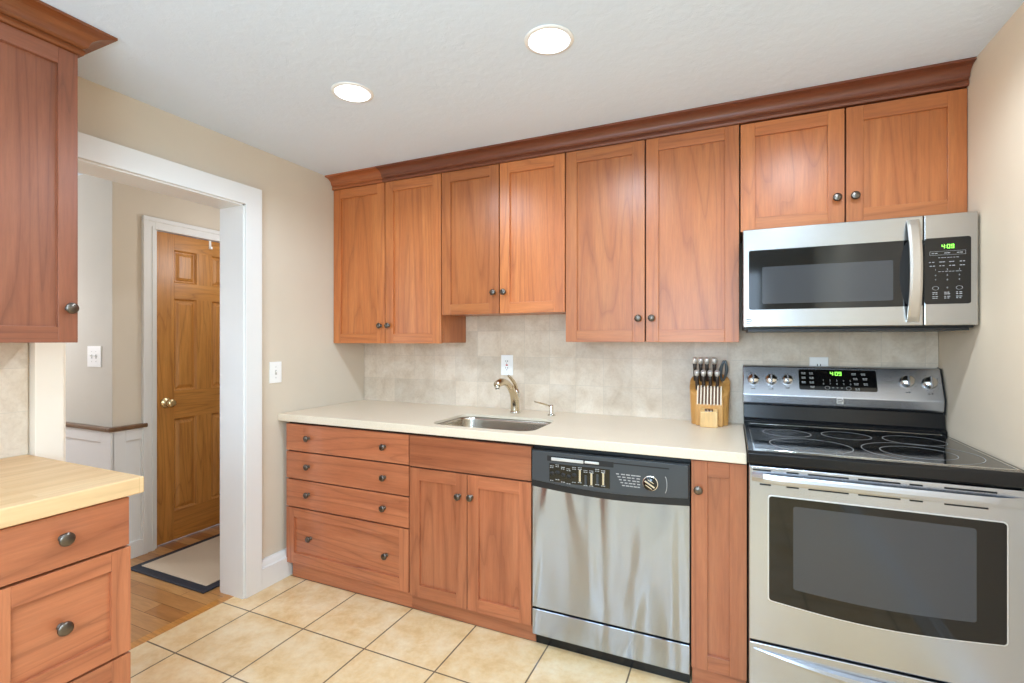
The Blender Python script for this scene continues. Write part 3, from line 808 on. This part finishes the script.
# cooktop
fr = MB(); fr.prism([(RF - 0.012, 0.893), (RF - 0.016, 0.900), (RF - 0.016, 0.930), (RF - 0.006, 0.938), (-0.10, 0.938), (-0.10, 0.893)], 'x', RX0 - 0.002, RX1, bev=0.002)
fr = fr.build('cooktop_frame', black_en, r)
gl = MB().box(RX0 + 0.022, RX1 - 0.022, RF + 0.022, -0.125, 0.9378, 0.9405).build('cooktop_glass', black_gloss, r)
tr = MB()
for q in ((RX0 + 0.016, RX0 + 0.022, RF + 0.018, -0.12), (RX1 - 0.022, RX1 - 0.016, RF + 0.018, -0.12), (RX0 + 0.016, RX1 - 0.016, RF + 0.016, RF + 0.022), (RX0 + 0.016, RX1 - 0.016, -0.125, -0.119)):
    tr.box(q[0], q[1], q[2], q[3], 0.9375, 0.9412, 0.0005)
tr.build('glass_trim', chrome, r)


def ring(x, y, R):
    MB().lathe([(R - 0.0011, 0.0003), (R - 0.0011, 0.0006), (R + 0.0011, 0.0006), (R + 0.0011, 0.0003)], (x, y, 0.9405), 'z', 64, cap0=False, cap1=False, smooth=False).build('burner_ring', ring_m, r)


ring(2.53, -0.335, 0.088); ring(2.585, -0.578, 0.132); ring(2.745, -0.30, 0.085); ring(2.965, -0.31, 0.098); ring(2.915, -0.555, 0.165); ring(2.908, -0.56, 0.105)
# backguard and console
bk = MB(); bk.prism([(-0.03, 0.935), (-0.118, 0.935), (-0.120, 0.952), (-0.100, 0.965), (-0.092, 1.025), (-0.03, 1.03)], 'x', RX0 - 0.004, RX1, bev=0.0015)
bk.build('backguard', black_en, r)
CX0, CX1 = 2.364, 3.121
yb, zb, yt, zt = -0.105, 1.030, -0.058, 1.205
cs = MB()
cs.prism([(-0.02, 1.02), (yb + 0.010, 1.026), (yb, zb + 0.006), (yb - 0.006, zb + 0.045), (yt, zt), (yt + 0.012, zt + 0.006), (-0.02, zt + 0.006)], 'x', CX0 + 0.005, CX1, bev=0.003)
con = cs.build('console', steel_x, r)
ec = MB(); ec.prism([(-0.018, 1.01), (yb + 0.006, 1.02), (yb - 0.002, zb + 0.05), (yt + 0.002, zt + 0.002), (-0.018, zt + 0.008)], 'x', CX1 + 0.0005, CX1 + 0.006); ec.build('end_cap', black_pl, r)
# frame on the tilted console face: origin at (x, y(z), z)
y0c, z0c = yb - 0.006, zb + 0.045
ang = math.atan2(yt - y0c, zt - z0c)      # tilt back


def tilt(mb):
    # local (x, -depth, height along face measured from z0c) -> world
    bmesh.ops.transform(mb.bm, matrix=Matrix.Translation((0, y0c, z0c)) @ Matrix.Rotation(-ang, 4, 'X'), verts=mb.bm.verts[:]); return mb


H0 = lambda z: (z - z0c) / math.cos(ang)
for i, (x, z, R) in enumerate(((2.413, 1.143, 0.025), (2.489, 1.144, 0.025), (2.556, 1.146, 0.022), (3.003, 1.152, 0.026), (3.079, 1.149, 0.026))):
    kb = MB(); kb.lathe([(R, -0.0005), (R, -0.004), (R * 0.93, -0.007), (R * 0.9, -0.018), (R * 0.8, -0.022), (0.001, -0.0225)], (x, 0, H0(z)), 'y', 32)
    ko = tilt(kb).build('burner_knob', chrome, con)
    kg = MB(); kg.box(x - 0.004, x + 0.004, -0.032, -0.020, H0(z) - R * 0.85, H0(z) + R * 0.85, 0.002); tilt(kg).build('knob_grip', steel_x, con)
    mk = MB()
    for a in range(0, 360, 36):
        ax_, az_ = x + R * 1.35 * math.cos(math.radians(a)), H0(z) + R * 1.35 * math.sin(math.radians(a)); mk.box(ax_ - 0.0013, ax_ + 0.0013, -0.0006, 0.0004, az_ - 0.0013, az_ + 0.0013)
    mk.box(x - 0.008, x - 0.002, -0.0006, 0.0004, H0(z) - R * 1.9, H0(z) - R * 1.9 + 0.004); mk.box(x + 0.002, x + 0.007, -0.0006, 0.0004, H0(z) - R * 1.9, H0(z) - R * 1.9 + 0.006)
    tilt(mk).build('dial_marks', dark_mark, con)
dp = MB(); dp.prism(rrect(2.602, 2.897, H0(1.105), H0(1.195), 0.008), 'y', -0.0015, 0.001); tilt(dp); dsp = dp.build('display_panel', black_gloss, con)
sv = MB(); seven(sv, '4:09', 2.7255, H0(1.170), 0.0175, -0.0016, 0.0105); tilt(sv).build('clock_digits', green_m, con)
mk = MB(); rn = random.Random(3)
for x, z in ((2.622, 1.178), (2.653, 1.178), (2.622, 1.158), (2.653, 1.158), (2.622, 1.138), (2.653, 1.138), (2.655, 1.118), (2.815, 1.178), (2.85, 1.178), (2.82, 1.158), (2.855, 1.158), (2.822, 1.136), (2.857, 1.136), (2.825, 1.114)):
    bars(mk, x - 0.009, x + 0.009, H0(z), -0.0016, 0.0032, 2, rn); bars(mk, x - 0.008, x + 0.008, H0(z) - 0.0052, -0.0016, 0.0028, 3, rn)
for x in (2.712, 2.792): mk.lathe([(0.010, -0.0019), (0.010, -0.0016), (0.0085, -0.0016), (0.0085, -0.0019)], (x, 0, H0(1.116)), 'y', 24, cap0=False, cap1=False, sy=0.8)
for x in (2.735, 2.752, 2.768): bars(mk, x - 0.005, x + 0.005, H0(1.1155), -0.0016, 0.003, 1, rn)
tilt(mk).build('panel_printing', pale_mark, con)
def tglyph(txts, size, name):
    mb = MB()
    for s_, x, h in txts:
        cu = bpy.data.curves.new('t', 'FONT'); cu.body = s_; cu.size = size; cu.align_x = 'CENTER'; cu.align_y = 'CENTER'
        to = bpy.data.objects.new('t', cu); COL.objects.link(to)
        dg = bpy.context.evaluated_depsgraph_get(); dg.update(); me = bpy.data.meshes.new_from_object(to.evaluated_get(dg))
        me.transform(Matrix.Translation((x, -0.0018, h)) @ Matrix.Rotation(PI / 2, 4, 'X')); mb.bm.from_mesh(me)
        bpy.data.objects.remove(to); bpy.data.meshes.remove(me)
    tilt(mb).build(name, pale_mark, con)
tglyph([(str((k + 1) % 10), 2.698 + 0.0255 * (k % 5), H0(1.148 if k < 5 else 1.133)) for k in range(10)], 0.011, 'keypad_digits')
mk = MB(); bars(mk, 2.925, 2.955, H0(1.165), 0.0, 0.002, 3, rn); bars(mk, 2.925, 2.955, H0(1.150), 0.0, 0.002, 3, rn); tilt(mk).build('console_printing', dark_mark, con)
badge(con, 2.757, 1.060, yb - 0.0056, 0.024)
# oven door
OD0, OD1, OZ0, OZ1 = RX0 + 0.002, RX1 - 0.002, 0.266, 0.884
od = MB(); od.box(OD0, OD1, RF, RF + 0.045, OZ0, OZ1, 0.004); od = od.build('oven_door', steel_x, r)
def bowed(x0, x1, z0, z1, bow, rad):
    P = rrect(x0, x1, z0, z1, rad, 5)
    out_ = []
    for x, z in P: out_.append((x, z))
    # insert bowed bottom between the two lower corner arcs
    i0 = 17
    res = out_[:18]
    xa, za = out_[17]; xb, zb_ = out_[18]
    for k in range(1, 12): res.append((xa + (xb - xa) * k / 12, za + (zb_ - za) * k / 12 - bow * math.sin(PI * k / 12)))
    return res + out_[18:]
MB().prism(bowed(2.437, 3.075, 0.414, 0.787, 0.022, 0.012), 'y', RF - 0.0025, RF + 0.01, bev=0.001).build('window_trim', plate_steel, od)
MB().prism(bowed(2.441, 3.071, 0.418, 0.783, 0.022, 0.010), 'y', RF - 0.0035, RF + 0.01).build('oven_window', black_gloss, od)
MB().prism(bowed(2.515, 3.001, 0.470, 0.757, 0.012, 0.008), 'y', RF - 0.0040, RF - 0.0034).build('oven_screen', screen_m, od)
SLX = [(2.390, 2.447), (2.495, 2.532), (2.560, 2.676), (2.702, 2.815), (2.838, 2.872), (2.925, 3.05)]
for zz, dx0 in ((0.8705, 0), (0.8205, 0)):
    for k, (a, b_) in enumerate(SLX):
        a2 = a + (0.022 if (k == 0 and zz < 0.85) else 0); b2 = b_ - (0.02 if (k == 5 and zz < 0.85) else 0)
        MB().box(a2, b2, RF - 0.0006, RF + 0.004, zz - 0.0028, zz + 0.0028).build('vent_slot', dark_m, od)
hp = []
n_ = 20
hr = []
for k in range(n_ + 1):
    f = k / n_; x = OD0 + 0.008 + (OD1 - OD0 - 0.016) * f; bow = 0.030 * min(1, math.sin(PI * f) * 3.0) ** 0.6 if 0 < f < 1 else 0.0
    yy = RF - 0.001 - bow
    hr.append([(x, yy + 0.012, 0.8325), (x, yy + 0.012, 0.8600), (x, yy + 0.003, 0.8630), (x, yy, 0.856), (x, yy - 0.002, 0.846), (x, yy, 0.836), (x, yy + 0.003, 0.8300)])
MB().loft(hr, 0, False).build('oven_handle', steel_x, od)
# storage drawer with bowed pull
dr = MB().box(OD0, OD1, RF, RF + 0.045, 0.045, 0.258, 0.004).build('storage_drawer', steel_x, r)
hr = []
for k in range(25):
    f = k / 24; x = OD0 + 0.015 + (OD1 - OD0 - 0.03) * f; s_ = math.sin(PI * f)
    zc_ = 0.236 - 0.030 * s_; yy = RF - 0.001 - 0.022 * s_; hh = 0.004 + 0.011 * s_
    hr.append([(x, yy + 0.006 + 0.015 * s_, zc_ - hh), (x, yy + 0.006 + 0.015 * s_, zc_ + hh), (x, yy, zc_ + hh * 0.8), (x, yy - 0.003, zc_), (x, yy, zc_ - hh * 0.8)])
MB().loft(hr, 0, False).build('drawer_pull', steel_x, dr)

# ---------------------------------------------------------------- microwave
MY = -0.407; MX0, MX1, MZ0, MZ1 = 2.364, 3.124, 1.384, 1.791
r = thing('microwave', 'stainless steel over-the-range microwave with black glass window', 'microwave', (2.74, -0.2, 1.37))
MB().box(MX0 + 0.003, MX1 - 0.002, MY + 0.03, -0.012, 1.376, 1.797, 0.003).build('case', black_pl, r)
ub = MB().box(MX0 + 0.02, MX1 - 0.02, MY + 0.02, -0.03, 1.366, 1.376).build('base_vent', black_pl, r)
MXS = 2.968
dm = MB().box(MX0, MXS - 0.001, MY, MY + 0.028, MZ0, MZ1, 0.004).build('door', steel_n, r)
cpn = MB().box(MXS + 0.001, MX1, MY, MY + 0.028, MZ0, MZ1, 0.004).build('control_panel', steel_n, r)
MB().prism(rrect(2.386, 2.966, 1.456, 1.703, 0.008), 'y', MY - 0.001, MY + 0.008).build('door_glass', black_gloss, dm)
MB().prism(rrect(2.436, 2.876, 1.480, 1.632, 0.006), 'y', MY - 0.0016, MY - 0.0009).build('mesh_screen', screen_m, dm)
rec = [(2.927 + 0.032 * math.cos(a), 1.58 + 0.122 * math.sin(a)) for a in [2 * PI * k / 32 for k in range(32)]]
MB().prism(rec, 'y', MY - 0.0018, MY - 0.0009).build('handle_recess', dark_m, dm)
hr = []
for k in range(21):
    f = k / 20; z = 1.398 + (1.776 - 1.398) * f; bow = 0.040 * math.sin(PI * f) ** 0.75 if 0 < f < 1 else 0
    yy = MY - 0.006 - bow; hw = 0.0185
    hr.append([(2.934 - hw, yy + 0.006, z), (2.934 - hw, yy - 0.002, z), (2.934 - hw * 0.6, yy - 0.006, z), (2.934 + hw * 0.6, yy - 0.006, z), (2.934 + hw, yy - 0.002, z), (2.934 + hw, yy + 0.006, z)])
MB().loft(hr, 0, False).build('handle', mat('handle_satin', srgb(204, 198, 190), 0.3, 0.85), dm)
KX0, KX1, KZ0, KZ1 = 2.970, 3.103, 1.462, 1.704
kp = MB().prism(rrect(KX0, KX1, KZ0, KZ1, 0.008), 'y', MY - 0.001, MY + 0.004).build('keypad', black_gloss, cpn)
sv = MB(); seven(sv, '4:09', 3.020, 1.664, 0.0145, MY - 0.001, 0.0085); sv.build('clock_digits', green_m, cpn)
mk = MB(); rn = random.Random(5); yk = MY - 0.001
for z, xs_ in ((1.646, (3.000, 3.036, 3.072)), (1.614, (2.992, 3.022, 3.050, 3.080)), (1.600, (2.994, 3.022, 3.050, 3.080)), (1.503, (3.002, 3.036, 3.070)), (1.497, (3.002, 3.036, 3.070)), (1.488, (3.002, 3.036, 3.070)), (1.482, (3.002, 3.036, 3.070))):
    for x in xs_: bars(mk, x - 0.009, x + 0.009, z, yk, 0.0026, 2, rn)
bars(mk, 3.01, 3.07, 1.630, yk, 0.0016, 7, rn); bars(mk, 3.01, 3.08, 1.5795, yk, 0.0014, 7, rn)
for q in ((2.985, 3.088, 1.6405, 1.6412), (2.985, 3.088, 1.6540, 1.6547), (2.985, 2.9857, 1.6405, 1.6547), (3.0873, 3.088, 1.6405, 1.6547)): mk.box(q[0], q[1], yk - 0.0004, yk, q[2], q[3])
for x in (3.002, 3.070): mk.lathe([(0.0095, -0.0003), (0.0095, 0.0), (0.0083, 0.0), (0.0083, -0.0003)], (x, yk - 0.0001, 1.520), 'y', 20, cap0=False, cap1=False, sy=0.75)
mk.build('panel_printing', pale_mark, cpn)
glyphs([(str(k + 1), 3.002 + 0.034 * (k % 3), 1.587 - 0.0165 * (k // 3) - (0.004 if k > 2 else 0)) for k in range(9)] + [('0', 3.036, 1.521)], 0.0085, yk - 0.0002, pale_mark, cpn, 'keypad_digits')
badge(dm, 2.387, 1.409, MY - 0.0002, 0.026)

# ---------------------------------------------------------------- knife block and knives
KC = 2.222
r = thing('knife_block', 'light wooden knife block on the worktop beside the range', 'knife block', (KC, -0.1, 0.9205))
def kb_ring(z_f, inset):
    P = rrect(KC - 0.093 + inset, KC + 0.091 - inset, -0.135, -0.03, 0.040, 8)
    return [(x, y, z_f(y)) for x, y in P]
m = MB(); m.loft([kb_ring(lambda y: 0.9206, 0.008), kb_ring(lambda y: 1.060 + (y + 0.135) / 0.105 * 0.098, 0.0), kb_ring(lambda y: 1.064 + (y + 0.135) / 0.105 * 0.098, 0.004)], 0, False)
m.build('body', maple, r)
m = MB(); m.prism([(-0.1355, 0.9206), (-0.166, 0.9206), (-0.172, 1.022), (-0.1355, 1.092)], 'x', KC - 0.060, KC + 0.060, bev=0.003); m.build('front_step', maple, r)
sl_ang = math.atan2(0.172 - 0.1355, 1.092 - 1.022)
def on_slope(x0, x1, a, b_, d0, d1):
    """bar lying on the sloping front of the step, from a to b along the slope"""
    q = MB(); q.box(x0, x1, -d1, -d0, a, b_); bmesh.ops.transform(q.bm, matrix=Matrix.Translation((0, -0.172, 1.022)) @ Matrix.Rotation(-sl_ang, 4, 'X'), verts=q.bm.verts[:]); return q
on_slope(KC - 0.054, KC + 0.054, 0.004, 0.092, 0.0, 0.0015).build('slot_panel', mat('slot_brown', srgb(96, 62, 34), 0.6), r)
for k in range(8):
    x = KC - 0.052 + 0.104 * k / 7; on_slope(x - 0.0026, x + 0.0026, 0.0, 0.096, 0.001, 0.007).build('divider', mat('pale_divider', srgb(238, 222, 196), 0.5), r)
m = MB(); m.prism([(-0.1725, 0.9206), (-0.208, 0.9206), (-0.208, 0.992), (-0.176, 1.006), (-0.1725, 1.006)], 'x', KC - 0.038, KC + 0.038, bev=0.003); ft = m.build('front_block', maple_l, r)
q = MB(); q.box(KC - 0.018, KC + 0.018, -0.204, -0.180, 0.0, 0.0012)
for v in q.bm.verts: v.co.z += 0.9935 + (v.co.y + 0.204) / 0.032 * 0.014 + 0.0008
q.build('metal_plaque', chrome, ft)


def knife(x, ybase, zbase, L, label, w_=0.0125):
    r = thing('kitchen_knife', label, 'knife', (x, ybase, zbase), 0, group='knives standing in the knife block')
    tl = math.radians(27); M = Matrix.Translation((x, ybase, zbase)) @ Matrix.Rotation(tl, 4, 'X') @ Matrix.Scale(1.22, 4, (1, 0, 0))
    def add(mb, n, m_): bmesh.ops.transform(mb.bm, matrix=M, verts=mb.bm.verts[:]); return mb.build(n, m_, r)
    add(MB().box(-0.001, 0.001, -0.010, 0.010, -0.045, 0.004), 'blade', steel_x)
    def el(z, a, b_): return [(a * math.cos(2 * PI * k / 16), b_ * math.sin(2 * PI * k / 16), z) for k in range(16)]
    add(MB().loft([el(0.002, 0.006, 0.009), el(0.012, 0.0072, 0.010), el(L * 0.5, 0.0068, 0.0095), el(L * 0.78, 0.0078, 0.0108)]), 'grip', mat('dark_grip', srgb(52, 42, 36), 0.45))
    add(MB().loft([el(L * 0.775, 0.0082, 0.0112), el(L * 0.9, 0.0095, 0.0128), el(L * 0.98, 0.0092, 0.0124), el(L, 0.006, 0.009)]), 'end_cap', mat('bright_cap', srgb(236, 236, 234), 0.3, 0.5))


ord_ = ['leftmost', 'second from the left', 'third from the left', 'fourth from the left']
for k, x in enumerate((2.154, 2.181, 2.209, 2.243)):
    knife(x, -0.066, 1.128, 0.130, 'silver-capped knife, %s in the upper row of the wooden block' % ord_[k])
for k, x in enumerate((2.166, 2.196, 2.226, 2.257)):
    knife(x, -0.112, 1.084, 0.112, 'silver-capped knife, %s in the lower row of the wooden block' % ord_[k])
# kitchen shears with steel loops at the right end
r = thing('kitchen_shears', 'steel handled shears at the right end of the knife block', 'shears', (2.278, -0.062, 1.118))
M = Matrix.Translation((2.279, -0.066, 1.128)) @ Matrix.Rotation(math.radians(20), 4, 'X') @ Matrix.Rotation(math.radians(5), 4, 'Y')
for s_ in (-1, 1):
    lp = [(s_ * (0.003 + 0.010 * math.sin(PI * k / 10)), 0.003 * s_, 0.002 + 0.108 * k / 10) for k in range(11)]
    q = MB().tube(lp, lerpn([0.004, 0.006, 0.008, 0.0075, 0.005], 11), 10); bmesh.ops.transform(q.bm, matrix=M, verts=q.bm.verts[:]); q.build('handle', mat('blue_grey_steel', srgb(120, 132, 142), 0.3, 0.8), r)
q = MB().box(-0.0015, 0.0015, -0.009, 0.009, -0.04, 0.012); bmesh.ops.transform(q.bm, matrix=M, verts=q.bm.verts[:]); q.build('blade', steel_x, r)

# ---------------------------------------------------------------- hall things
r = thing('door_mat', 'beige door mat with navy rubber border on the hall floor', 'mat', (-0.54, -0.55, 0))
MX = (-0.875, -0.203, -1.005, -0.05)
MB().box(MX[0], MX[1], MX[2], MX[3], 0.0008, 0.010, 0.003).build('rubber_border', rubber, r)
MB().box(MX[0] + 0.048, MX[1] - 0.048, MX[2] + 0.048, MX[3] - 0.048, 0.0095, 0.014, 0.002).build('pile', mat_m, r)
r = thing('over_door_hook', 'small white hook hung over the top of the oak hall door', 'hook', (HX - 0.015, -0.395, 2.03))
h = MB(); h.box(HX - 0.019, HX - 0.0165, -0.403, -0.387, 1.975, 2.0335, 0.0008); h.box(HX - 0.019, HX - 0.002, -0.403, -0.387, 1.973, 1.976, 0.0008); h.box(HX - 0.004, HX - 0.002, -0.403, -0.387, 1.975, 1.99, 0.0008); h.box(HX - 0.055, HX - 0.0165, -0.403, -0.387, 2.0325, 2.0345, 0.0008)
h.build('strap', plate_m, r)
